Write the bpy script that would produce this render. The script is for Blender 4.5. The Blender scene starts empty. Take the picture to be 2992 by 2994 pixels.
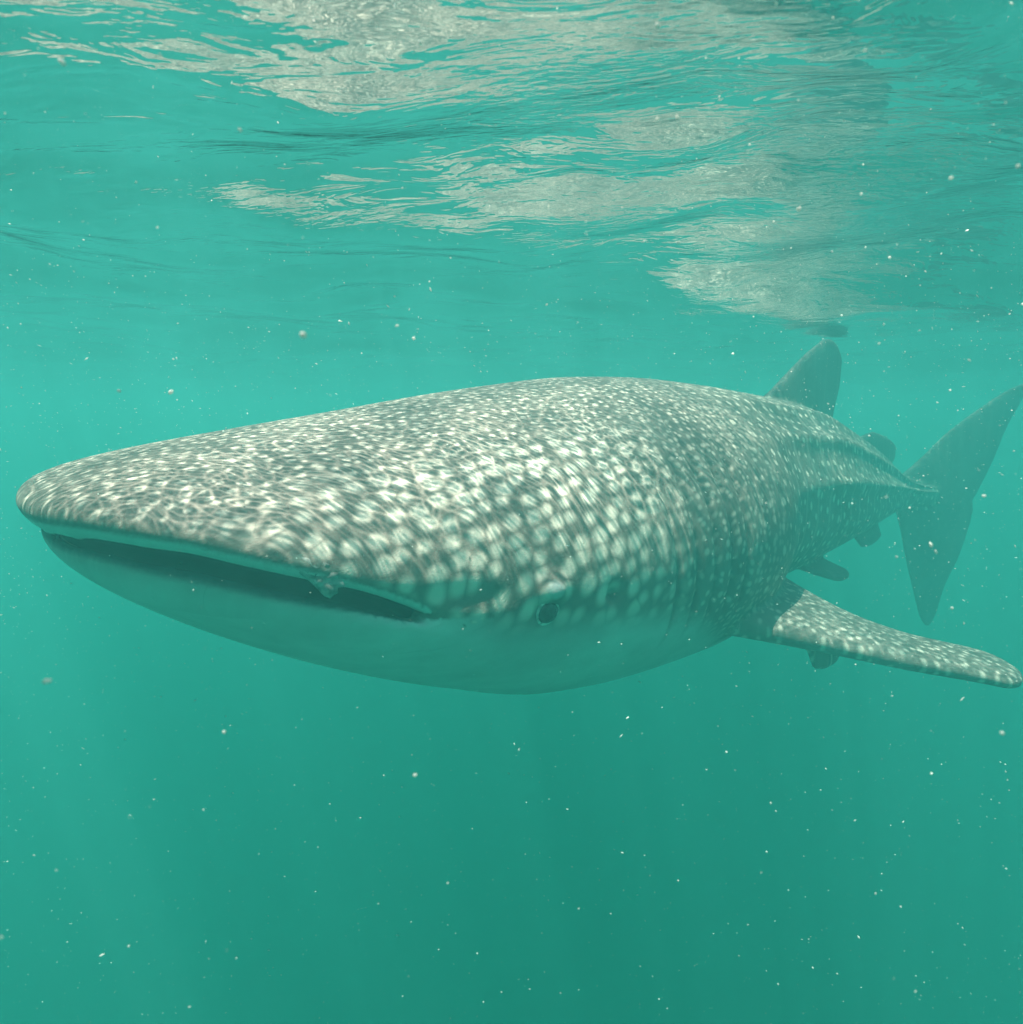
import bpy, math, random
import numpy as np
from mathutils import Vector, Matrix, kdtree

PREVIEW = False            # quick shape check without water
rng = np.random.default_rng(7)
random.seed(7)
S = bpy.context.scene
COL = S.collection

# ------------------------------------------------------------------ camera
SURF = 0.462               # height of the water surface above the lens
cam = bpy.data.cameras.new('camera')
cam.angle = math.radians(73.0)
cam.clip_start = 0.02
cam.clip_end = 400
camo = bpy.data.objects.new('camera', cam)
camo.location = (0, 0, 0)
camo.rotation_euler = (math.radians(90 - 7.2), 0, 0)
COL.objects.link(camo)
S.camera = camo
cam.dof.use_dof = True          # nearest specks go soft
cam.dof.focus_distance = 1.5
cam.dof.aperture_fstop = 6.5

# ------------------------------------------------------------------ world, sun, exposure
SUN_EL, SUN_AZ = 78.0, 235.0      # compass bearing, 0 = +Y, clockwise
w = bpy.data.worlds.new('World')
S.world = w
w.use_nodes = True
nt = w.node_tree
sky = nt.nodes.new('ShaderNodeTexSky')
sky.sky_type = 'NISHITA'
sky.sun_disc = False
sky.sun_elevation = math.radians(SUN_EL)
sky.sun_rotation = math.radians(SUN_AZ)
nt.links.new(sky.outputs[0], nt.nodes['Background'].inputs[0])
nt.nodes['Background'].inputs[1].default_value = 0.10
sun = bpy.data.lights.new('sun', 'SUN')
sun.energy = 5.0
sun.angle = math.radians(0.5)
sun.color = (1.0, 0.84, 0.755)
suno = bpy.data.objects.new('sun', sun)
az, el = math.radians(SUN_AZ), math.radians(SUN_EL)
d = Vector((math.sin(az) * math.cos(el), math.cos(az) * math.cos(el), math.sin(el)))
suno.rotation_euler = d.to_track_quat('Z', 'Y').to_euler()
suno.location = d * 20
COL.objects.link(suno)
S.view_settings.view_transform = 'Standard'
S.view_settings.look = 'None'
S.view_settings.gamma = 1
S.view_settings.use_curve_mapping = False
S.view_settings.exposure = -0.50
S.render.engine = 'CYCLES'
cy = S.cycles
cy.max_bounces = 10
cy.diffuse_bounces = 2
cy.glossy_bounces = 3
cy.transmission_bounces = 2
cy.volume_bounces = 4
cy.transparent_max_bounces = 8
cy.caustics_reflective = False
cy.caustics_refractive = False
cy.use_denoising = True
cy.sample_clamp_indirect = 6
cy.use_adaptive_sampling = True
cy.adaptive_threshold = 0.02


# ------------------------------------------------------------------ helpers
def tag(o, label=None, cat=None, group=None, kind=None):
    for k, v in (('label', label), ('category', cat), ('group', group), ('kind', kind)):
        if v:
            o[k] = v
    return o


def mesh_obj(name, V, F, mat=None, parent=None, smooth=True):
    me = bpy.data.meshes.new(name)
    me.from_pydata([tuple(v) for v in V], [], [tuple(f) for f in F])
    me.update()
    if smooth:
        me.polygons.foreach_set('use_smooth', [True] * len(me.polygons))
    if mat:
        me.materials.append(mat)
    o = bpy.data.objects.new(name, me)
    COL.objects.link(o)
    if parent:
        o.parent = parent
    return o


def grid_faces(nr, nc, wrap=True):
    i = np.arange(nr - 1)[:, None]
    j = np.arange(nc if wrap else nc - 1)[None, :]
    j2 = (j + 1) % nc
    a = i * nc + j
    b = i * nc + j2
    return np.stack([a, b, b + nc, a + nc], -1).reshape(-1, 4)


class NT:
    """small node-tree writer"""
    def __init__(s, mat):
        s.t = mat.node_tree
        s.N = s.t.nodes
        s.L = s.t.links

    def n(s, typ, inp=None, **kw):
        x = s.N.new('ShaderNode' + typ)
        for k, v in kw.items():
            setattr(x, k, v)
        for k, v in (inp or {}).items():
            if isinstance(v, bpy.types.NodeSocket):
                s.L.new(v, x.inputs[k])
            else:
                x.inputs[k].default_value = v
        return x

    def m(s, op, a, b=0.0, c=0.0, clamp=False):
        x = s.n('Math', {0: a, 1: b, 2: c}, operation=op, use_clamp=clamp)
        return x.outputs[0]

    def ramp(s, v, lo, hi, a=0.0, b=1.0):
        x = s.n('MapRange', {0: v, 1: lo, 2: hi, 3: a, 4: b}, interpolation_type='SMOOTHSTEP')
        return x.outputs[0]

    def mix(s, f, a, b):
        x = s.n('Mix', data_type='RGBA')
        for k, v in ((0, f), (6, a), (7, b)):
            if isinstance(v, bpy.types.NodeSocket):
                s.L.new(v, x.inputs[k])
            else:
                x.inputs[k].default_value = v if not isinstance(v, tuple) or len(v) == 4 else (*v, 1)
        return x.outputs[2]


def new_mat(name):
    m = bpy.data.materials.new(name)
    m.use_nodes = True
    m.node_tree.nodes.clear()
    return m, NT(m)


# ------------------------------------------------------------------ materials
def water_material():
    m, t = new_mat('water_surface')
    co = t.n('TexCoord').outputs['Object']
    # fine ripples (bump) on top of the modelled waves
    mp = t.n('Mapping', {0: co, 3: (1.0, 1.7, 1.0)}).outputs[0]
    n1 = t.n('TexNoise', {'Vector': mp, 'Scale': 7.0, 'Detail': 3.0, 'Roughness': 0.55, 'Distortion': 0.6}).outputs[0]
    mp2 = t.n('Mapping', {0: co, 2: (0, 0, 0.5), 3: (1.0, 2.2, 1.0)}).outputs[0]
    n2 = t.n('TexNoise', {'Vector': mp2, 'Scale': 34.0, 'Detail': 2.0, 'Roughness': 0.5, 'Distortion': 0.3}).outputs[0]
    msk = t.n('TexNoise', {'Vector': co, 'Scale': 1.6, 'Detail': 1.0}).outputs[0]
    msk = t.ramp(msk, 0.42, 0.62)
    h = t.m('ADD', t.m('MULTIPLY', n1, 0.0075), t.m('MULTIPLY', t.m('MULTIPLY', n2, 0.0020), msk))
    bmp = t.n('Bump', {'Strength': 1.0, 'Distance': 1.0, 'Height': h}).outputs[0]
    fr = t.n('Fresnel', {'IOR': 1.33, 'Normal': bmp}).outputs[0]
    gl = t.n('BsdfGlossy', {'Color': (0.82, 0.82, 0.82, 1), 'Roughness': 0.02, 'Normal': bmp}).outputs[0]
    # sunlight gathered by waves, painted as a bright net into the transparent colour
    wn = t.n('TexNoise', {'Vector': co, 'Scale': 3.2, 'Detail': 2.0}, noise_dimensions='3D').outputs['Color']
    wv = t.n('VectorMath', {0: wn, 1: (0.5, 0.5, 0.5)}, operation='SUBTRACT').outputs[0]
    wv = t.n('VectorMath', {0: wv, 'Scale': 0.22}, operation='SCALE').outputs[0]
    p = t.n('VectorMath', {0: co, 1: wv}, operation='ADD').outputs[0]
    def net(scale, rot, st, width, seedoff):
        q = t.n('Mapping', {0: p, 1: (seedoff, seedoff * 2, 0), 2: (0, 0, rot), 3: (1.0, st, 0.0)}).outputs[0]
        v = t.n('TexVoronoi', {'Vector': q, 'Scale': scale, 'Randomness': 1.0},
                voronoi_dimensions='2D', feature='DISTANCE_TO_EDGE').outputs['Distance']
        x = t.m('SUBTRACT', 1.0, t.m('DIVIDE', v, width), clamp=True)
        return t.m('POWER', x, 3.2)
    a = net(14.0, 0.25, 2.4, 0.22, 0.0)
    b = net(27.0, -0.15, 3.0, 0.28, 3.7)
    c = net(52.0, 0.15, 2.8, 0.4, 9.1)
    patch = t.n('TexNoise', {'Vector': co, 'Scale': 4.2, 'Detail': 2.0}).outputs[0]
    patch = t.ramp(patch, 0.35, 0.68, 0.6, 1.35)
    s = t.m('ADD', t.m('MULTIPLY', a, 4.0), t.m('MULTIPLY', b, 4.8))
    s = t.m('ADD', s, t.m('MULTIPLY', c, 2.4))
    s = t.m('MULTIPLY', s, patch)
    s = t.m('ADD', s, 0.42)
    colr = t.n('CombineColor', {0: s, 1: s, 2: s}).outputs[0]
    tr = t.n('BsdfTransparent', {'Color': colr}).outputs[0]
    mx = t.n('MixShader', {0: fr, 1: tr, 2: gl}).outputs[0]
    t.n('OutputMaterial', {'Surface': mx})
    return m


def haze_material():
    m, t = new_mat('sea_water_volume')
    v = t.n('VolumePrincipled', {'Color': (0.053, 0.248, 0.234, 1), 'Density': 0.60, 'Anisotropy': 0.36,
                                 'Absorption Color': (0.19, 0.65, 0.585, 1)})
    t.n('OutputMaterial', {'Volume': v.outputs[0]})
    return m


def skin_material():
    m, t = new_mat('shark_skin')
    uv = t.n('Attribute', attribute_name='skin').outputs['Vector']
    tone = t.n('Attribute', attribute_name='tone').outputs['Vector']
    sp = t.n('SeparateXYZ', {0: tone})
    belly, dark, spotty = sp.outputs[0], sp.outputs[1], sp.outputs[2]
    sz = t.n('SeparateXYZ', {0: uv}).outputs[2]      # 0 head, 1 flank
    wob = t.n('TexNoise', {'Vector': uv, 'Scale': 9.0, 'Detail': 1.0}).outputs['Color']
    wob = t.n('VectorMath', {0: wob, 1: (0.5, 0.5, 0.5)}, operation='SUBTRACT').outputs[0]
    wob = t.n('VectorMath', {0: wob, 'Scale': 0.02}, operation='SCALE').outputs[0]
    uvw = t.n('VectorMath', {0: uv, 1: wob}, operation='ADD').outputs[0]
    zn = t.n('SeparateXYZ', {0: t.n('Attribute', attribute_name='zones').outputs['Vector']})
    cheek, stripes, gills = zn.outputs[0], zn.outputs[1], zn.outputs[2]
    def dots(scale, rnd_, r0, dr, soft):
        v_ = t.n('TexVoronoi', {'Vector': uvw, 'Scale': scale, 'Randomness': rnd_}, voronoi_dimensions='2D')
        q_ = t.n('SeparateColor', {0: v_.outputs['Color']}).outputs[0]
        rad_ = t.m('MULTIPLY_ADD', q_, dr, r0)
        return t.ramp(t.m('SUBTRACT', v_.outputs['Distance'], rad_), -soft, soft, 1.0, 0.0)
    sbig = dots(19.0, 0.55, 0.27, 0.14, 0.21)      # large soft dots on the cheek
    sfine = dots(30.0, 0.80, 0.16, 0.14, 0.15)     # finer ones on the crown
    sb = dots(13.5, 0.5, 0.12, 0.09, 0.07)         # sparse dots of the flank
    sh = t.m('ADD', t.m('MULTIPLY', sbig, cheek), t.m('MULTIPLY', sfine, t.m('SUBTRACT', 1.0, cheek)))
    ux = t.n('SeparateXYZ', {0: uvw}).outputs[0]
    stp = t.m('SINE', t.m('MULTIPLY', ux, 2 * math.pi * 6.5))
    stp = t.m('MULTIPLY', t.m('MULTIPLY', t.ramp(stp, 0.80, 0.99), 0.28), stripes)
    sb = t.m('MAXIMUM', sb, stp)
    spot = t.m('ADD', t.m('MULTIPLY', sh, t.m('SUBTRACT', 1.0, sz)), t.m('MULTIPLY', sb, sz))
    spot = t.m('MULTIPLY', spot, spotty)
    big = t.n('TexNoise', {'Vector': uv, 'Scale': 3.5, 'Detail': 4.0, 'Roughness': 0.6}).outputs[0]
    fine = t.n('TexNoise', {'Vector': uv, 'Scale': 60.0, 'Detail': 3.0, 'Roughness': 0.6}).outputs[0]
    base = t.mix(t.ramp(big, 0.3, 0.7), (0.165, 0.132, 0.112), (0.26, 0.21, 0.175))
    base = t.mix(t.m('MULTIPLY', t.ramp(fine, 0.35, 0.7), 0.30), base, (0.11, 0.095, 0.085))
    c = t.mix(t.m('MULTIPLY', spot, t.m('ADD', t.m('MULTIPLY_ADD', cheek, 0.24, 0.52), t.m('MULTIPLY', sz, 0.33))), base, (0.90, 0.76, 0.62))
    # scratches and blotches on the pale underside
    sc_ = t.n('Mapping', {0: uv, 2: (0, 0, 0.5), 3: (4.0, 60.0, 1.0)}).outputs[0]
    scr = t.ramp(t.n('TexNoise', {'Vector': sc_, 'Scale': 1.0, 'Detail': 3.0, 'Distortion': 1.5}).outputs[0], 0.66, 0.74)
    pale = t.mix(t.ramp(big, 0.3, 0.75), (0.50, 0.50, 0.46), (0.68, 0.68, 0.62))
    pale = t.mix(t.m('MULTIPLY', scr, 0.35), pale, (0.30, 0.30, 0.28))
    c = t.mix(belly, c, pale)
    c = t.mix(t.m('MULTIPLY', gills, 0.6), c, (0.06, 0.055, 0.05))
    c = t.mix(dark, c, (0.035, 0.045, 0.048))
    vor = t.n('TexVoronoi', {'Vector': uv, 'Scale': 260.0}, voronoi_dimensions='2D').outputs['Distance']
    hh = t.m('ADD', t.m('MULTIPLY', fine, 0.5), t.m('MULTIPLY', vor, 0.12))
    bmp = t.n('Bump', {'Strength': 0.35, 'Distance': 0.006, 'Height': hh}).outputs[0]
    b = t.n('BsdfPrincipled', {'Base Color': c, 'Roughness': 0.62, 'Normal': bmp, 'Specular IOR Level': 0.12})
    t.n('OutputMaterial', {'Surface': b.outputs[0]})
    return m


def plain(name, col, rough=0.6, noise=0.0, spec=0.2):
    m, t = new_mat(name)
    c = col
    if noise:
        n = t.n('TexNoise', {'Vector': t.n('TexCoord').outputs['Object'], 'Scale': noise, 'Detail': 4.0}).outputs[0]
        c = t.mix(t.ramp(n, 0.35, 0.65), tuple(x * 0.55 for x in col), tuple(min(1, x * 1.4) for x in col))
    else:
        c = (*col, 1)
    b = t.n('BsdfPrincipled', {'Base Color': c, 'Roughness': rough, 'Specular IOR Level': spec})
    t.n('OutputMaterial', {'Surface': b.outputs[0]})
    return m


M_SKIN = skin_material()
M_WATER = water_material()
M_HAZE = haze_material()
M_SAND = plain('sea_sand', (0.32, 0.29, 0.22), 0.9, 0.8)
M_EYE = plain('eye_dark', (0.022, 0.024, 0.026), 0.25, 60.0, 0.5)
M_PUPIL = plain('pupil_black', (0.006, 0.008, 0.01), 0.12, 0, 0.5)
M_LID = plain('eye_rim', (0.60, 0.58, 0.52), 0.6, 90.0)
M_FLAP = plain('nostril_flesh', (0.30, 0.29, 0.26), 0.6, 45.0)
M_SPECK, _t = new_mat('speck_white')
_a = _t.n('BsdfDiffuse', {'Color': (0.9, 0.88, 0.82, 1)}).outputs[0]
_b = _t.n('BsdfTranslucent', {'Color': (0.9, 0.88, 0.82, 1)}).outputs[0]
_m = _t.n('MixShader', {0: 0.5, 1: _a, 2: _b}).outputs[0]
_t.n('OutputMaterial', {'Surface': _m})
M_LINE = plain('dark_thread', (0.05, 0.05, 0.045), 0.6)

# ------------------------------------------------------------------ water surface, sea bed, water body
def axis_graded(lo, hi, fine_lo, fine_hi, fine, coarse_n):
    a = -np.geomspace(1, abs(lo - fine_lo) + 1, coarse_n)[::-1] + 1 + fine_lo
    b = np.arange(fine_lo, fine_hi, fine)
    c = np.geomspace(1, abs(hi - fine_hi) + 1, coarse_n) - 1 + fine_hi
    return np.unique(np.concatenate([a, b, c]))


def build_water():
    xs = axis_graded(-34, 34, -3.4, 4.6, 0.022, 60)
    ys = axis_graded(-34, 34, -1.0, 8.5, 0.022, 60)
    X, Y = np.meshgrid(xs, ys)
    r = np.random.default_rng(3)
    Z = np.zeros_like(X)
    # a swell from many sine waves, mostly travelling along one bearing
    for lam, amp, n, spread in ((3.4, 0.018, 4, 0.6), (1.6, 0.0125, 6, 0.9), (0.75, 0.0058, 9, 1.0), (0.38, 0.0014, 12, 1.1), (0.2, 0.0004, 14, 1.2)):
        for _ in range(n):
            L = lam * r.uniform(0.75, 1.3)
            th = math.radians(72) + r.normal(0, spread * 0.6)
            k = 2 * math.pi / L
            ph = r.uniform(0, 6.28)
            q = k * (X * math.cos(th) + Y * math.sin(th)) + ph
            Z += amp * r.uniform(0.5, 1.2) * (np.sin(q) + 0.25 * np.cos(2 * q))
    fade = np.clip(1.3 - np.maximum(np.abs(X - 0.6) / 12, np.abs(Y - 3.5) / 12), 0, 1)
    Z = Z * fade
    V = np.stack([X, Y, Z], -1).reshape(-1, 3)
    o = mesh_obj('water', V, grid_faces(len(ys), len(xs), False), M_WATER)
    o.location = (0, 0, SURF)
    tag(o, 'rippled underside of the sea surface mirroring the spotted shark', kind='structure')
    return o


if not PREVIEW:
    build_water()
    bx, by = 36, 36
    zt, zb = SURF + 0.22, -12.0
    V = [(x, y + 3, z) for z in (zb, zt) for x, y in ((-bx, -by), (bx, -by), (bx, by), (-bx, by))]
    F = [(3, 2, 1, 0), (4, 5, 6, 7), (0, 1, 5, 4), (1, 2, 6, 5), (2, 3, 7, 6), (3, 0, 4, 7)]
    hz = mesh_obj('haze', V, F, M_HAZE, smooth=False)
    tag(hz, 'cloudy green sea water fading everything far away', kind='stuff')
    xs = np.linspace(-34, 34, 120)
    X, Y = np.meshgrid(xs, xs)
    Z = -11 + 0.12 * np.sin(X * 1.3 + np.sin(Y * 0.7)) + 0.08 * np.sin(Y * 2.1 + X * 0.4)
    sb = mesh_obj('seabed', np.stack([X, Y + 3, Z], -1).reshape(-1, 3), grid_faces(120, 120, False), M_SAND)
    tag(sb, 'rippled sandy sea bed far below', kind='structure')

# ------------------------------------------------------------------ shark: tables in the animal's own frame
# s = metres behind the snout, y = to its left, z = up from the spine line
def hermite(tab, s):
    """smooth monotone-ish interpolation of a table (s, v...)"""
    T = np.array(tab, float)
    x, v = T[:, 0], T[:, 1:]
    s = np.asarray(s, float)
    h = np.diff(x)
    dlt = np.diff(v, axis=0) / h[:, None]
    m = np.zeros_like(v)
    m[1:-1] = np.where(dlt[:-1] * dlt[1:] > 0, 2 * dlt[:-1] * dlt[1:] / (dlt[:-1] + dlt[1:] + 1e-12), 0)
    m[0], m[-1] = dlt[0], dlt[-1]
    i = np.clip(np.searchsorted(x, s) - 1, 0, len(x) - 2)
    u = np.clip((s - x[i]) / h[i], 0, 1)[..., None]
    hh = h[i][..., None]
    return ((2 * u**3 - 3 * u**2 + 1) * v[i] + (u**3 - 2 * u**2 + u) * hh * m[i]
            + (-2 * u**3 + 3 * u**2) * v[i + 1] + (u**3 - u**2) * hh * m[i + 1])


# s, half width, top, widest height, bottom, top exponent, bottom exponent
BODY = [
    (0.30, 0.53, 0.20, -0.12, -0.30, 2.2, 2.0),
    (0.50, 0.575, 0.255, -0.13, -0.38, 2.15, 2.0),
    (0.70, 0.60, 0.305, -0.13, -0.45, 2.1, 2.0),
    (1.00, 0.615, 0.37, -0.12, -0.535, 2.0, 2.0),
    (1.35, 0.615, 0.43, -0.09, -0.565, 2.0, 2.0),
    (1.72, 0.60, 0.46, -0.08, -0.56, 2.0, 2.0),
    (2.20, 0.455, 0.47, -0.03, -0.42, 2.0, 2.0),
    (2.80, 0.385, 0.465, -0.02, -0.33, 2.0, 2.0),
    (3.40, 0.30, 0.375, -0.02, -0.25, 2.0, 2.0),
    (4.00, 0.20, 0.25, -0.01, -0.165, 2.0, 2.0),
    (4.30, 0.145, 0.165, 0.0, -0.13, 2.0, 2.0),
    (4.60, 0.105, 0.095, 0.0, -0.09, 2.0, 2.0),
    (4.86, 0.05, 0.07, 0.0, -0.07, 2.0, 2.0),
]
NPHI = 360
EYE_S, EYE_A = 0.71, 92.0
SPI_S, SPI_A = 0.90, 90.0


def section(s, phi):
    P = hermite(BODY, s)
    wd, zt, zs, zb, n1, n2 = [P[..., k] for k in range(6)]
    sn, cs = np.sin(phi), np.cos(phi)
    top = cs >= 0
    n = np.where(top, n1, n2)
    y = wd * np.sign(sn) * np.abs(sn) ** (2 / n)
    z = zs + np.where(top, (zt - zs), (zs - zb)) * np.sign(cs) * np.abs(cs) ** (2 / n)
    # lengthwise ridges on the flank, the lowest growing into the tail keel
    rad = np.zeros_like(y)
    a = np.abs(np.degrees(np.arctan2(sn, cs)))
    for ang, amp, s0 in ((30, 0.014, 1.6), (52, 0.019, 1.6), (76, 0.020, 1.9)):
        on = np.clip((s - s0) / 0.9, 0, 1) * np.clip((5.0 - s) / 0.4, 0, 1)
        g = np.exp(-((a - ang) / 4.5) ** 2) - 0.3 * np.exp(-((a - ang - 9) / 6.0) ** 2)
        rad += amp * on * g
    # gill slits: five shallow grooves low on the side of the neck
    for k in range(5):
        sk = 1.13 + 0.085 * k + 0.05 * (a - 70) / 60
        rad -= 0.017 * np.exp(-((s - sk) / 0.013) ** 2) * np.clip((a - 50) / 10, 0, 1) * np.clip((112 - a) / 10, 0, 1)
    for sgn in (1, -1):
        on = sgn * sn > 0
        rad += on * 0.031 * np.exp(-((s - EYE_S - 0.006) / 0.036) ** 2 - ((a - EYE_A + 6.0) / 3.2) ** 2)        # brow
        rad -= on * 0.012 * np.exp(-((s - EYE_S) / 0.026) ** 2 - ((a - EYE_A) / 3.0) ** 2)              # socket
        rad -= on * 0.022 * np.exp(-((s - SPI_S) / 0.020) ** 2 - ((a - SPI_A) / 2.2) ** 2)              # spiracle
    ln = np.hypot(y, z - zs) + 1e-6
    return y * (1 + rad / ln), zs + (z - zs) * (1 + rad / ln)


MC = dict(s=0.49, y=0.548, z=-0.162)
SN = -0.125                               # front of the lips      # mouth corner
LIPZ = [(0.0, -0.162), (0.014, -0.128), (0.076, -0.090), (0.154, -0.064), (0.266, -0.043), (0.363, -0.028),
        (0.463, -0.014), (0.615, 0.003), (0.84, 0.009), (1.0, -0.004)]
GAPZ = [(0.0, 0.0), (0.03, 0.026), (0.11, 0.032), (0.24, 0.031), (0.46, 0.029), (0.69, 0.027), (0.92, 0.017), (1.0, 0.012)]
def lip(phi, lower):
    """rim of the mouth; phi -90..90 measured from the middle"""
    c = np.cos(phi)
    s = MC['s'] - (MC['s'] - SN) * np.abs(c) ** 0.62
    y = MC['y'] * np.sign(np.sin(phi)) * np.abs(np.sin(phi)) ** 0.9
    z = hermite(LIPZ, np.abs(c))[..., 0]
    return s, y, z


def build_body():
    phi = np.linspace(-math.pi, math.pi, NPHI, endpoint=False)      # 0 = top
    top = np.abs(phi) <= math.pi / 2
    pm = np.where(top, phi, np.sign(phi) * (math.pi - np.abs(phi)))  # angle on the lip from its middle
    cu = np.abs(np.cos(pm))
    ls, ly, lz = lip(pm, False)
    gap = hermite(GAPZ, cu)[:, 0]
    lz = lz + np.where(top, 0.0, -gap)
    ls = ls + np.where(top, 0.0, 0.012 * cu)
    L = np.stack([ls, ly, lz], -1)
    s0 = 0.64
    by, bz = section(np.full_like(phi, s0), phi)
    B = np.stack([np.full_like(by, s0), by, bz], -1)
    by2, bz2 = section(np.full_like(phi, s0 + 0.02), phi)
    tB = np.stack([np.full_like(by, 0.02), by2 - by, bz2 - bz], -1)
    tB /= np.linalg.norm(tB, axis=1)[:, None]
    # leave the lip: up and forward for the snout, down and forward for the chin
    out = np.stack([np.cos(pm) * -1.0, np.sin(pm) * 0.9 * (0.3 + 0.7 * cu), np.zeros_like(pm)], -1)
    up = np.stack([np.zeros_like(pm), np.zeros_like(pm), np.where(top, 1.0, -1.0) * cu], -1)
    t1 = np.where(top[:, None], out * 0.155 + up * 0.105, out * 0.035 + up * 0.075)
    P1 = L + t1 + np.where(np.abs(cu)[:, None] < 0.0, 0, 0)
    ln = np.linalg.norm(B - L, axis=1)[:, None]
    P2 = B - tB * ln * np.where(top, 0.62, 0.50)[:, None]
    rings, us = [], []
    # inside of the mouth, from the throat outwards
    for k in range(9, 0, -1):
        q = k / 9
        c = np.array([0.42, 0.0, -0.13])
        R = L * (1 - q) + (c + (L - np.array([ls.mean(), 0, lz.mean()])) * 0.05) * q
        R = R + (up * -0.0) + np.stack([np.zeros_like(pm), np.zeros_like(pm), np.where(top, 0.05, -0.05) * math.sin(math.pi * q) * cu], -1)
        # roll the lip edge inwards
        rings.append(R)
        us.append(np.full(NPHI, -q))
    nb = 70
    for k in range(nb):
        u = (k / nb) ** 1.25
        R = ((1 - u) ** 3)[..., None] * L if False else (1 - u) ** 3 * L + 3 * (1 - u) ** 2 * u * P1 + 3 * (1 - u) * u ** 2 * P2 + u ** 3 * B
        rings.append(R)
        us.append(np.full(NPHI, u))
    for s in np.concatenate([np.arange(s0, 1.7, 0.008), np.arange(1.7, 4.86, 0.02)]):
        y, z = section(np.full_like(phi, s), phi)
        rings.append(np.stack([np.full_like(y, s), y, z], -1))
        us.append(np.full(NPHI, 1.0 + s))
    R = np.array(rings)
    V = R.reshape(-1, 3)
    F = grid_faces(len(rings), NPHI).tolist()
    c0 = len(V)
    V = np.vstack([V, R[0].mean(0), R[-1].mean(0) + [0.03, 0, 0]])
    for j in range(NPHI):
        j2 = (j + 1) % NPHI
        F.append((j2, j, c0))
        F.append(((len(rings) - 1) * NPHI + j, (len(rings) - 1) * NPHI + j2, c0 + 1))
    U = np.concatenate([np.array(us).reshape(-1), [-1, 6]])
    PH = np.concatenate([np.tile(phi, len(rings)), [0, 0]])
    D = np.concatenate([np.linalg.norm(R - L[None], axis=2).reshape(-1), [9, 9]])
    return V, F, U, PH, D


def fin(stations, npt=22, flare=0.0):
    """stations: (leading xyz, trailing xyz, thickness, normal) from root to tip"""
    rings = []
    T = np.array([(*a, *b, th) for a, b, th in stations], float)
    t = (1 - (1 - np.linspace(0, 1, 60)) ** 1.6) * (len(T) - 1)
    P = hermite(np.column_stack([np.arange(len(T)), T]), t)
    t = t / t[-1]
    for k in range(len(P)):
        q = max(0.0, (t[k] - 0.86) / 0.14)
        g = max(math.sqrt(max(0.0, 1 - q * q)), 0.06)          # rounded tip
        Lp, Tp = P[k, :3], P[k, 3:6]
        m = Lp * 0.45 + Tp * 0.55
        rings.append((m + (Lp - m) * g, m + (Tp - m) * g, P[k, 6] * (0.35 + 0.65 * g)))
    # normal of the blade from its overall plane
    a = np.array(stations[0][1], float) - np.array(stations[0][0], float)
    b = np.array(stations[-1][0], float) - np.array(stations[0][0], float)
    nrm = np.cross(a, b)
    nrm /= np.linalg.norm(nrm)
    out = []
    for Lp, Tp, th in rings:
        ang = np.linspace(0, 2 * math.pi, npt, endpoint=False)
        c = (1 - np.cos(ang)) / 2                     # 0 leading, 1 trailing
        thick = th * np.sign(np.sin(ang)) * np.abs(np.sin(ang)) ** 0.8 * (1.1 - 0.55 * c)
        out.append(Lp[None] * (1 - c)[:, None] + Tp[None] * c[:, None] + nrm[None] * thick[:, None])
    R = np.array(out)
    V = R.reshape(-1, 3)
    F = grid_faces(len(out), npt).tolist()
    n0 = len(V)
    V = np.vstack([V, R[0].mean(0), R[-1].mean(0)])
    for j in range(npt):
        j2 = (j + 1) % npt
        F.append((j2, j, n0))
        F.append(((len(out) - 1) * npt + j, (len(out) - 1) * npt + j2, n0 + 1))
    return V, F


FINS = {
    'dorsal': [((2.48, 0, 0.38), (3.44, 0, 0.24), 0.07), ((2.70, 0, 0.49), (3.43, 0, 0.36), 0.05),
               ((2.90, 0, 0.62), (3.46, 0, 0.48), 0.032), ((3.08, 0, 0.73), (3.50, 0, 0.61), 0.024),
               ((3.20, 0, 0.79), (3.50, 0, 0.71), 0.02), ((3.27, 0, 0.835), (3.46, 0, 0.80), 0.016)],
    'dorsal_tip': [((3.26, 0, 0.40), (3.46, 0, 0.27), 0.035), ((3.38, 0, 0.39), (3.53, 0, 0.31), 0.022), ((3.55, 0, 0.36), (3.60, 0, 0.32), 0.012)],
    'second_dorsal': [((3.60, 0, 0.26), (4.30, 0, 0.12), 0.035), ((3.78, 0, 0.32), (4.36, 0, 0.17), 0.024),
                      ((3.94, 0, 0.36), (4.42, 0, 0.24), 0.020), ((4.06, 0, 0.385), (4.42, 0, 0.33), 0.014)],
    'anal': [((3.66, 0, -0.14), (4.18, 0, -0.08), 0.03), ((3.90, 0, -0.25), (4.26, 0, -0.18), 0.022), ((4.06, 0, -0.34), (4.36, 0, -0.28), 0.016)],
    'caudal_up': [((4.40, 0, 0.05), (5.12, 0, -0.12), 0.06), ((4.68, 0, 0.22), (5.19, 0, 0.02), 0.04),
                  ((4.93, 0, 0.44), (5.28, 0, 0.24), 0.026), ((5.17, 0, 0.62), (5.36, 0, 0.49), 0.022),
                  ((5.44, 0, 0.80), (5.49, 0, 0.75), 0.014)],
    'caudal_low': [((4.46, 0, -0.03), (5.10, 0, 0.10), 0.055), ((4.57, 0, -0.22), (5.18, 0, -0.10), 0.036),
                   ((4.68, 0, -0.46), (5.13, 0, -0.38), 0.024), ((4.80, 0, -0.70), (5.03, 0, -0.66), 0.018),
                   ((4.89, 0, -0.91), (4.99, 0, -0.90), 0.012)],
}
def pair(st, sgn):
    return [((a[0], a[1] * sgn, a[2]), (b[0], b[1] * sgn, b[2]), th) for a, b, th in st]
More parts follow.
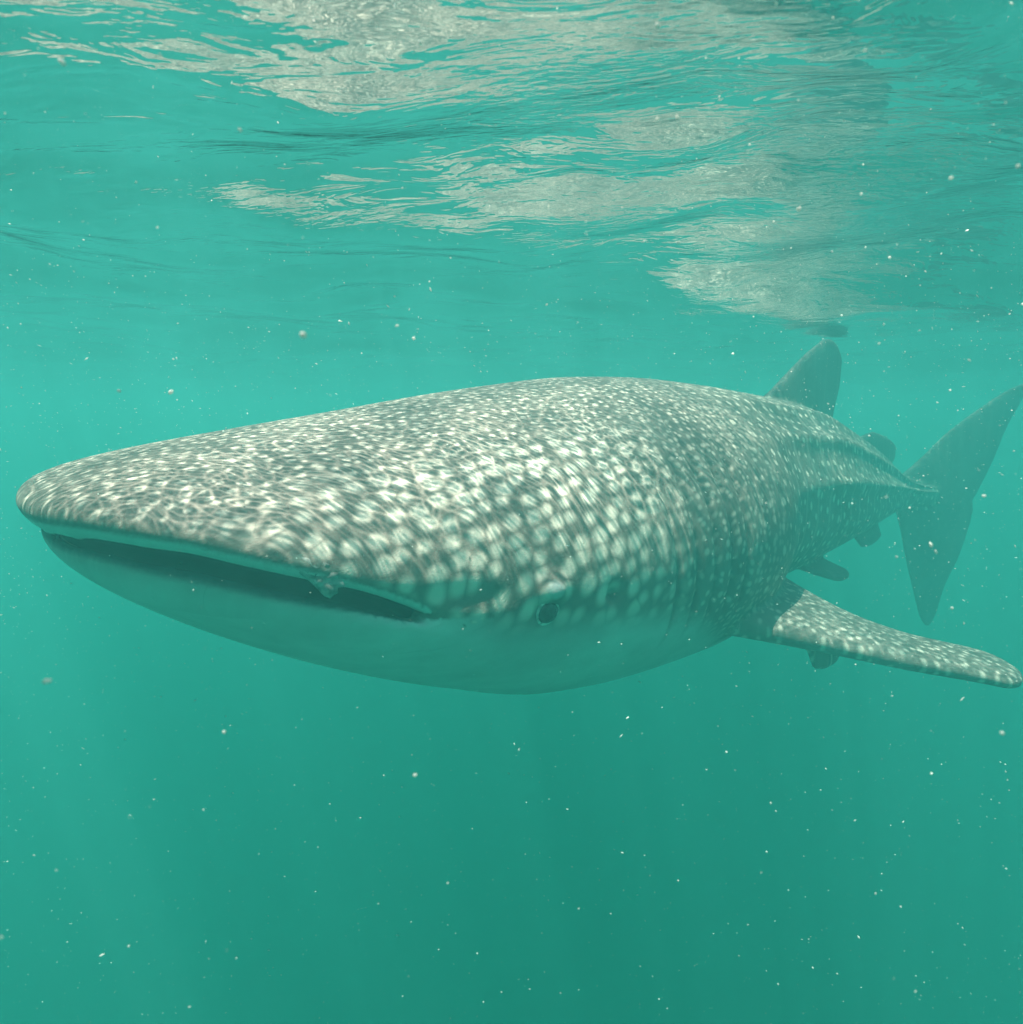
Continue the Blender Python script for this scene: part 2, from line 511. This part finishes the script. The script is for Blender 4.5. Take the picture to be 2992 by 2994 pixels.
PECT = [((1.46, 0.42, -0.31), (2.08, 0.28, -0.18), 0.085), ((1.60, 0.56, -0.335), (2.08, 0.48, -0.255), 0.066),
        ((1.74, 0.74, -0.362), (2.10, 0.64, -0.315), 0.050), ((1.91, 0.93, -0.400), (2.19, 0.81, -0.37), 0.040),
        ((2.09, 1.10, -0.435), (2.33, 0.97, -0.405), 0.034), ((2.20, 1.20, -0.465), (2.40, 1.07, -0.425), 0.026)]
PECT_LOBE = [((1.82, 0.56, -0.35), (2.06, 0.56, -0.31), 0.025), ((1.94, 0.61, -0.44), (2.17, 0.62, -0.42), 0.020), ((2.00, 0.62, -0.53), (2.16, 0.64, -0.515), 0.016)]
PELV = [((2.46, 0.20, -0.22), (2.84, 0.16, -0.20), 0.03), ((2.60, 0.32, -0.285), (2.90, 0.25, -0.265), 0.024),
        ((2.72, 0.42, -0.325), (2.94, 0.36, -0.31), 0.018)]

# ------------------------------------------------------------------ pose: animal frame -> world
P0 = np.array([0.14, 2.285, -0.27])          # spine point 1.3 m behind the snout
HEAD_TAB = [(-0.2, 39.0), (0.6, 40.0), (1.5, 43.0), (2.6, 43.0), (3.6, 43.0), (4.2, 42.5), (4.65, 26.0), (5.05, 10.0), (6.2, 6.0)]   # heading along the body
DROP_TAB = [(-0.2, 3.1), (6.2, 3.1)]
_ss = np.linspace(-0.2, 6.2, 641)
_th = np.radians(hermite(HEAD_TAB, _ss)[:, 0])
_dr = np.radians(hermite(DROP_TAB, _ss)[:, 0])
_T = np.stack([np.cos(_th) * np.cos(_dr), np.sin(_th) * np.cos(_dr), -np.sin(_dr)], -1)
_C = np.cumsum(_T, 0) * (_ss[1] - _ss[0])
_C = _C - np.array([np.interp(1.3, _ss, _C[:, k]) for k in range(3)]) + P0
ROLL_TAB = [(-0.2, -1.5), (1.0, -1.5), (2.5, -1.0), (6.2, 0.0)]


def pose(P):
    P = np.atleast_2d(np.asarray(P, float))
    s = np.clip(P[:, 0], -0.2, 6.2)
    c = np.stack([np.interp(s, _ss, _C[:, k]) for k in range(3)], -1)
    T = np.stack([np.interp(s, _ss, _T[:, k]) for k in range(3)], -1)
    T /= np.linalg.norm(T, axis=1)[:, None]
    Nn = np.cross(T, [0, 0, 1])
    Nn /= np.linalg.norm(Nn, axis=1)[:, None]       # towards its left
    Up = np.cross(Nn, T)
    y, z = P[:, 1], P[:, 2]
    ro = np.radians(hermite(ROLL_TAB, s)[:, 0])
    yr = y * np.cos(ro) - z * np.sin(ro)
    zr = y * np.sin(ro) + z * np.cos(ro)
    return c + Nn * yr[:, None] + Up * zr[:, None]


def smooth(a, b, x):
    t = np.clip((x - a) / (b - a), 0, 1)
    return t * t * (3 - 2 * t)


def build_shark():
    root = bpy.data.objects.new('whale_shark', None)
    COL.objects.link(root)
    tag(root, 'huge white-spotted grey whale shark swimming left under the sea surface, mouth open', 'whale shark')
    root.location = tuple(pose([(2.4, 0, -0.5)])[0])
    V, F, U, PH, DL = build_body()
    src_pts = [V]
    nb = len(V)
    kindv = [np.zeros(nb)]
    allV, allF = [V], list(F)
    off = nb
    fins = [(k, v) for k, v in FINS.items()]
    for sg in (1, -1):
        fins += [('pectoral', pair(PECT, sg)), ('pectoral_lobe', pair(PECT_LOBE, sg)), ('pelvic', pair(PELV, sg))]
    for name, st in fins:
        v, f = fin(st)
        allV.append(v)
        allF += [tuple(i + off for i in q) for q in f]
        off += len(v)
        kindv.append(np.full(len(v), 2.0 if name.startswith('pect') else 1.0))
    V0 = np.vstack(allV)
    tmp = mesh_obj('tmp', V0, allF)
    md = tmp.modifiers.new('r', 'REMESH')
    md.mode = 'VOXEL'
    md.voxel_size = 0.0078 if not PREVIEW else 0.016
    md.use_smooth_shade = True
    sm = tmp.modifiers.new('s', 'SMOOTH')
    sm.factor = 0.5
    sm.iterations = 5
    dg = bpy.context.evaluated_depsgraph_get()
    ev = tmp.evaluated_get(dg)
    me = bpy.data.meshes.new_from_object(ev)
    bpy.data.objects.remove(tmp)
    n = len(me.vertices)
    R = np.empty(n * 3)
    me.vertices.foreach_get('co', R)
    R = R.reshape(-1, 3)
    # carry the lip coordinate and the fin flag over from the source shells
    kd = kdtree.KDTree(len(V0))
    for i, p in enumerate(V0):
        kd.insert(p, i)
    kd.balance()
    near = np.array([kd.find(p)[1] for p in R])
    U0 = np.concatenate([U, np.full(len(V0) - nb, 3.0)])
    K0 = np.concatenate(kindv)
    P0h = np.concatenate([PH, np.zeros(len(V0) - nb)])
    D0 = np.concatenate([DL, np.full(len(V0) - nb, 9.0)])
    u, kf, ph = U0[near], K0[near], P0h[near]
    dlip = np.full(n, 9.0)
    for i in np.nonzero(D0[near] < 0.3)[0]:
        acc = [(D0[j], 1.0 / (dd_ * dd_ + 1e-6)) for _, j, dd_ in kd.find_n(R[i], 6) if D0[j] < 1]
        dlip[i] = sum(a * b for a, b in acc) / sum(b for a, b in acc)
    s, y, z = R[:, 0], R[:, 1], R[:, 2]
    sc = np.clip(s, 0.3, 4.86)
    tb = hermite(BODY, sc)
    zt = np.where(s < 0.6, np.interp(s, [-0.17, 0, 0.3, 0.6], [0.02, 0.10, 0.205, 0.275]), tb[:, 1])
    yy = np.where(z < tb[:, 2], 2 * tb[:, 0] - np.abs(y), np.abs(y))
    vv = np.sign(y) * (yy + np.clip(zt - z, 0, 3) * 0.85)
    vv = np.where(kf == 2, y, vv)
    flank = smooth(1.25, 2.0, s)
    flank = np.where(kf == 2, 0.0, flank)
    # back dark, belly pale
    line = np.interp(s, [0, 0.45, 0.62, 1.0, 1.3, 1.6, 2.0, 2.4, 3.2, 4.2, 6], [-0.03, -0.10, -0.17, -0.20, -0.25, -0.40, -0.38, -0.28, -0.28, -0.2, -1.2])
    belly = smooth(0.05, -0.05, z - line)
    belly = np.where(kf > 0, 0.0, belly)
    # upper lip: a pale band; lower lip: a dark band, pigment with the mouth's shade painted in
    isbody = kf == 0
    top = np.abs(ph) <= math.pi / 2
    nearlip = isbody & (u < 1.0)
    cu = np.abs(np.cos(ph))
    dl = np.where(nearlip, np.abs(u), 9)
    dark = np.zeros(n)
    up_pale = smooth(0.040, 0.030, dlip) * top * (cu > 0.03) * (u >= 0)
    belly = np.maximum(belly * (1 - (nearlip & top)), up_pale)
    spotty = 1 - belly
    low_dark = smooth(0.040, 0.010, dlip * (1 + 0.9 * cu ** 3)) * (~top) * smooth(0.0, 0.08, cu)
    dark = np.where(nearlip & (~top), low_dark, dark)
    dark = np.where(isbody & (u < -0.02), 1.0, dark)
    ay = np.abs(y)
    for ss_, aa_, r_, k_ in ((SPI_S, SPI_A, 0.024, 0.6), (EYE_S, EYE_A, 0.036, 0.45)):
        ey, ez = section(np.array(ss_), np.array(math.radians(aa_)))
        dd = np.sqrt((s - ss_) ** 2 + (ay - ey) ** 2 + (z - ez) ** 2)
        dark = np.maximum(dark, k_ * smooth(r_ * 1.25, r_ * 0.6, dd))
    ey, ez = section(np.array(EYE_S + 0.004), np.array(math.radians(EYE_A - 6.5)))
    dd = np.sqrt((s - EYE_S) ** 2 + (ay - ey) ** 2 + (z - ez) ** 2)
    belly = np.maximum(belly, 0.9 * smooth(0.030, 0.016, dd))  # sunlit brow above the eye, painted in as a pale patch
    dark = np.where(dd < 0.030, dark * smooth(0.012, 0.030, dd), dark)
    dark = np.where(kf == 1, 0.5, dark)
    spotty *= np.where(nearlip & top, smooth(0.035, 0.07, dlip), 1)
    spotty = np.where(kf == 1, 0.10, spotty)
    skin = np.stack([s, vv, flank], -1)
    cheek = smooth(0.42, 0.56, np.abs(vv)) * smooth(1.35, 0.95, s) * smooth(0.0, 0.25, s) * (kf == 0)
    stripes = (kf == 0) * smooth(1.6, 2.2, s)
    a_ = np.abs(np.degrees(np.arctan2(y, z - tb[:, 2])))
    gills = np.zeros(n)
    for k in range(5):
        sk = 1.13 + 0.085 * k + 0.05 * (a_ - 70) / 60
        gills = np.maximum(gills, np.exp(-((s - sk - 0.004) / 0.009) ** 2) * np.clip((a_ - 50) / 10, 0, 1) * np.clip((112 - a_) / 10, 0, 1) * (kf == 0))
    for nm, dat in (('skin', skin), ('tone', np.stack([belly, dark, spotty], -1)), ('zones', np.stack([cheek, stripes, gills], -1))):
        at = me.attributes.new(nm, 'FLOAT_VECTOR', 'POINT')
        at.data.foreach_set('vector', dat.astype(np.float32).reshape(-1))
    W = pose(R)
    me.vertices.foreach_set('co', (W - np.array(root.location)).astype(np.float32).reshape(-1))
    me.update()
    me.polygons.foreach_set('use_smooth', [True] * len(me.polygons))
    me.materials.clear()
    me.materials.append(M_SKIN)
    body = bpy.data.objects.new('body', me)
    me.name = 'body'
    COL.objects.link(body)
    body.parent = root
    return root, body


shark, body = build_shark()


# ------------------------------------------------------------------ shark: eyes and nostril flaps (parts of its own)
def ellipsoid(c, ax, seg=28, rings=16):
    """c centre, ax three half-axis vectors"""
    u = np.linspace(0, math.pi, rings)
    v = np.linspace(0, 2 * math.pi, seg, endpoint=False)
    U, W = np.meshgrid(u, v, indexing='ij')
    P = (np.sin(U) * np.cos(W))[..., None] * ax[0] + (np.sin(U) * np.sin(W))[..., None] * ax[1] + np.cos(U)[..., None] * ax[2]
    return (P + c).reshape(-1, 3), grid_faces(rings, seg).tolist()


def frame_at(s, ang, sg):
    """world point on the skin with along / up / outward directions"""
    def pt(s_, a_):
        y, z = section(np.array([s_]), np.array([math.radians(a_)]))
        return pose([(s_, sg * y[0], z[0])])[0]
    p = pt(s, ang)
    al = pt(s + 0.06, ang) - pt(s - 0.06, ang)
    up = pt(s, ang - 8) - pt(s, ang + 8)
    al /= np.linalg.norm(al)
    up -= al * up.dot(al)
    up /= np.linalg.norm(up)
    o = np.cross(al, up)
    if o.dot(p - pose([(s, 0, 0)])[0]) < 0:
        o = -o
    return p, al, up, o


RO = np.array(shark.location)
for sg in (1, -1):
    p, al, up, o = frame_at(EYE_S, EYE_A, sg)
    p = p + o * 0.009
    V, F = ellipsoid(p - RO, (al * 0.0262, up * 0.0245, o * 0.0175))
    eye = mesh_obj('eye', V, F, M_EYE, shark)
    V, F = ellipsoid(p - RO + o * 0.0140 - up * 0.005 - al * 0.003, (al * 0.0120, up * 0.0095, o * 0.0050))
    mesh_obj('pupil', V, F, M_PUPIL, eye)
    # rim of pale skin round the eye, thicker below
    t = np.linspace(0, 2 * math.pi, 48, endpoint=False)
    q = np.linspace(0, 2 * math.pi, 10, endpoint=False)
    V = []
    for a in t:
        rr = 0.0270 + 0.0015 * math.sin(3 * a + 1)
        c = p + al * rr * math.cos(a) + up * rr * 0.95 * math.sin(a) - o * 0.001
        rad = 0.0036 + 0.0020 * (0.5 - 0.5 * math.sin(a))
        dirr = al * math.cos(a) + up * math.sin(a)
        for b in q:
            V.append(c + dirr * rad * math.cos(b) + o * rad * math.sin(b) - RO)
    T = np.arange(48)
    F = [(i * 10 + j, ((i + 1) % 48) * 10 + j, ((i + 1) % 48) * 10 + (j + 1) % 10, i * 10 + (j + 1) % 10) for i in range(48) for j in range(10)]
    mesh_obj('eye_rim', V, F, M_LID, eye)

# lobed nostril flap hanging over each side of the mouth
FLAP = [(-0.052, 0.030), (-0.040, 0.012), (-0.024, 0.002), (-0.006, -0.010), (0.008, -0.022), (0.020, -0.033), (0.030, -0.036), (0.034, -0.026),
        (0.040, -0.022), (0.037, -0.010), (0.047, -0.004), (0.041, 0.010), (0.036, 0.024), (0.018, 0.036), (-0.006, 0.042), (-0.032, 0.040)]
for sg in (1, -1):
    ss, yy, zz = lip(np.array([math.radians(74.5)]), False)
    c = pose([(ss[0], sg * (yy[0] + 0.014), zz[0] + 0.008)])[0]
    s2, y2, z2 = lip(np.array([math.radians(79.0)]), False)
    s1, y1, z1 = lip(np.array([math.radians(68.0)]), False)
    al = pose([(s2[0], sg * y2[0], z2[0])])[0] - pose([(s1[0], sg * y1[0], z1[0])])[0]
    al /= np.linalg.norm(al)
    up = np.array([0, 0, 1.0]) - al * al[2]
    up /= np.linalg.norm(up)
    o = np.cross(al, up)
    if o.dot(c - pose([(0.45, 0, -0.1)])[0]) < 0:
        o = -o
    outline = []
    for k in range(len(FLAP)):
        a, b = FLAP[k], FLAP[(k + 1) % len(FLAP)]
        for f in (0, 0.25, 0.5, 0.75):
            outline.append((a[0] + (b[0] - a[0]) * f, a[1] + (b[1] - a[1]) * f))
    outline = np.array(outline)
    n = len(outline)
    V, lay = [], [(0.86, 0.000), (1.0, 0.006), (0.93, 0.012), (0.6, 0.016), (0.25, 0.015)]
    m = outline.mean(0)
    for sc_, h in lay:
        for x, z_ in outline:
            xx, z3 = (m[0] + (x - m[0]) * sc_) * 1.1, (m[1] + (z_ - m[1]) * sc_) * 0.82
            hh = h * 0.8 + 0.004 * math.sin(xx * 170) * math.cos(z3 * 210)
            V.append(c + al * xx + up * z3 + o * hh - RO)
    F = grid_faces(len(lay), n).tolist() + [tuple(range(n - 1, -1, -1)), tuple(range((len(lay) - 1) * n, len(lay) * n))]
    mesh_obj('nostril_flap', V, F, M_FLAP, shark)


# ------------------------------------------------------------------ thread at the mouth corner and drifting specks
FPX = 512 / math.tan(math.radians(36.5))
PITCH = math.radians(7.2)
def at(px, py, dist):
    """a point seen at a pixel of the 1023-wide picture, dist metres away"""
    x, z = (px - 511.5) / FPX, -(py - 512) / FPX
    v = np.array([x, math.cos(PITCH) + z * math.sin(PITCH), -math.sin(PITCH) + z * math.cos(PITCH)])
    return v / np.linalg.norm(v) * dist


def tube(name, pts, r, mat):
    pts = np.array(pts, float)
    t = np.linspace(0, len(pts) - 1, 24)
    P = hermite(np.column_stack([np.arange(len(pts)), pts]), t)
    V = []
    for k in range(len(P)):
        d_ = P[min(k + 1, len(P) - 1)] - P[max(k - 1, 0)]
        d_ /= np.linalg.norm(d_)
        a = np.cross(d_, [0, 1, 0.2]); a /= np.linalg.norm(a)
        b = np.cross(d_, a)
        for j in range(6):
            q = j * math.pi / 3
            V.append(P[k] + (a * math.cos(q) + b * math.sin(q)) * r)
    return mesh_obj(name, V, grid_faces(len(P), 6).tolist(), mat)


cx = pose([(MC['s'] + 0.01, MC['y'] + 0.010, MC['z'] + 0.012)])[0] + np.array([-0.014, 0.0, 0.022])
th = tube('thread', [cx, cx + [-0.018, -0.02, -0.018], cx + [-0.034, -0.026, -0.024], cx + [-0.050, -0.03, -0.040]], 0.0008, M_LINE)
tag(th, 'short thin dark thread trailing from the corner of the whale shark mouth', 'thread')


def speck_shape(c, r, stretch, dirv, jit=0.3):
    d_ = dirv / np.linalg.norm(dirv)
    a = np.cross(d_, [0.3, 1, 0.1]); a /= np.linalg.norm(a)
    b = np.cross(d_, a)
    J = 1 + rng.uniform(-jit, jit, 6)
    V = [c + d_ * r * stretch * J[0], c - d_ * r * stretch * J[1], c + a * r * J[2], c - a * r * J[3], c + b * r * J[4], c - b * r * J[5]]
    F = [(0, 2, 4), (0, 4, 3), (0, 3, 5), (0, 5, 2), (1, 4, 2), (1, 3, 4), (1, 5, 3), (1, 2, 5)]
    return V, F


def build_specks():
    V, F = [], []
    n = 0
    while n < 13000:
        # even density through the water in front of the lens
        dist = 0.30 + (rng.random() ** (1 / 2.6)) * 3.2
        px, py = rng.uniform(-160, 1183), rng.uniform(-60, 1180)
        if rng.random() > np.interp(py, [0, 300, 560, 720, 1024], [1.0, 0.9, 0.6, 0.35, 0.18]):
            continue
        p = at(px, py, dist)
        if p[2] > SURF - 0.07:
            continue
        r_ = 0.00080 * math.exp(rng.normal(0, 0.45)) * min(1.0, dist / 1.1)
        dv = np.array([0.8, 0.2, -0.35]) + rng.normal(0, 0.5, 3)
        v, f = speck_shape(p, r_, rng.choice([1.0, 1.3, 2.0, 3.2], p=[0.45, 0.3, 0.17, 0.08]), dv)
        F += [tuple(i + len(V) for i in q) for q in f]
        V += v
        n += 1
    o_ = mesh_obj('plankton', V, F, M_SPECK, smooth=False)
    tag(o_, 'countless tiny pale plankton specks drifting through the green water', 'plankton', kind='stuff')


BIG = [
    (62, 62, 0.62, 0.0016, 2.4, (1, 0, -0.8), 'bright slanting white fleck near the top left corner under the surface'),
    (240, 130, 0.62, 0.0014, 1.5, (1, 0, -1.0), 'bright white fleck in front of the long mirrored streak at upper left'),
    (420, 43, 0.62, 0.0014, 1.9, (0.3, 0, -1), 'lone upright white fleck high up left of the top centre'),
    (657, 26, 0.60, 0.0020, 1.2, (0.2, 0, -1), 'brightest white fleck right of the top centre'),
    (657, 119, 0.62, 0.0012, 1.2, (0, 0, -1), 'left one of two neighbouring white flecks below the mirrored patch'),
    (677, 117, 0.62, 0.0013, 1.5, (0.1, 0, -1), 'right one of two neighbouring white flecks below the mirrored patch'),
    (789, 40, 0.64, 0.0014, 1.3, (0.4, 0, -1), 'rounded white fleck in the upper right against teal water'),
    (160, 55, 0.62, 0.0013, 1.3, (1, 0, -0.8), 'pinkish white fleck below the streaks near the top left'),
    (171, 392, 0.80, 0.0024, 1.5, (1, 0, 0.8), 'larger white fleck hovering above the whale shark snout'),
    (119, 391, 0.80, 0.0019, 1.2, (1, 0, -0.3), 'smaller white fleck hovering above and left of the snout'),
    (799, 209, 0.75, 0.0027, 1.0, (1, 0, -0.3), 'round pale fleck in front of the mirrored patch at upper right'),
    (951, 178, 0.62, 0.0014, 1.2, (1, 0, 0.7), 'white fleck in teal water at the right below the surface glints'),
    (1018, 166, 0.62, 0.0013, 1.2, (1, 0, 0.7), 'white fleck at the right edge high above the tail'),
    (931, 545, 0.75, 0.0014, 2.6, (0.5, 0, -1), 'upper of two slanting white flecks in front of the tail fin'),
    (936, 552, 0.75, 0.0013, 2.2, (0.5, 0, -1), 'lower of two slanting white flecks in front of the tail fin'),
    (952, 608, 0.90, 0.0020, 1.1, (0.1, 0, -1), 'pale fleck beside the lower tip of the tail fin'),
    (984, 496, 0.80, 0.0019, 1.1, (1, 0, 0), 'white fleck in open water right of the tail fin'),
    (303, 335, 0.45, 0.0024, 1.0, (1, 0, 0), 'faint round fleck in open water above the middle of the snout'),
    (415, 775, 0.55, 0.0014, 1.3, (1, 0, 0.5), 'pale fleck in dark green water below the belly'),
    (224, 732, 0.60, 0.0014, 1.2, (1, 0, 0.5), 'pale fleck in dark green water below the lower jaw'),
    (47, 681, 0.50, 0.0016, 2.0, (1, 0, 0.1), 'pale elongated fleck at the left edge below the mouth'),
    (1002, 733, 0.60, 0.0016, 1.1, (1, 0, 0.1), 'pale fleck at the right edge below the pectoral fin'),
]
if not PREVIEW:
    build_specks()
    for px, py, dist, r_, st, dv, lab in BIG:
        c = at(px, py, dist)
        # fleck: a lumpy little flake
        v = []
        d_ = np.array(dv, float); d_ /= np.linalg.norm(d_)
        a = np.cross(d_, [0, 1, 0]); a /= np.linalg.norm(a)
        b = np.cross(d_, a)
        r_ *= 0.8
        V, F = ellipsoid(np.zeros(3), (d_ * r_ * st, a * r_, b * r_), 12, 8)
        V *= (1 + 0.25 * rng.uniform(-1, 1, (len(V), 1)))
        o_ = mesh_obj('fleck', V, F, M_SPECK)
        o_.location = tuple(c)
        tag(o_, lab, 'fleck', 'bright flecks drifting near the lens')
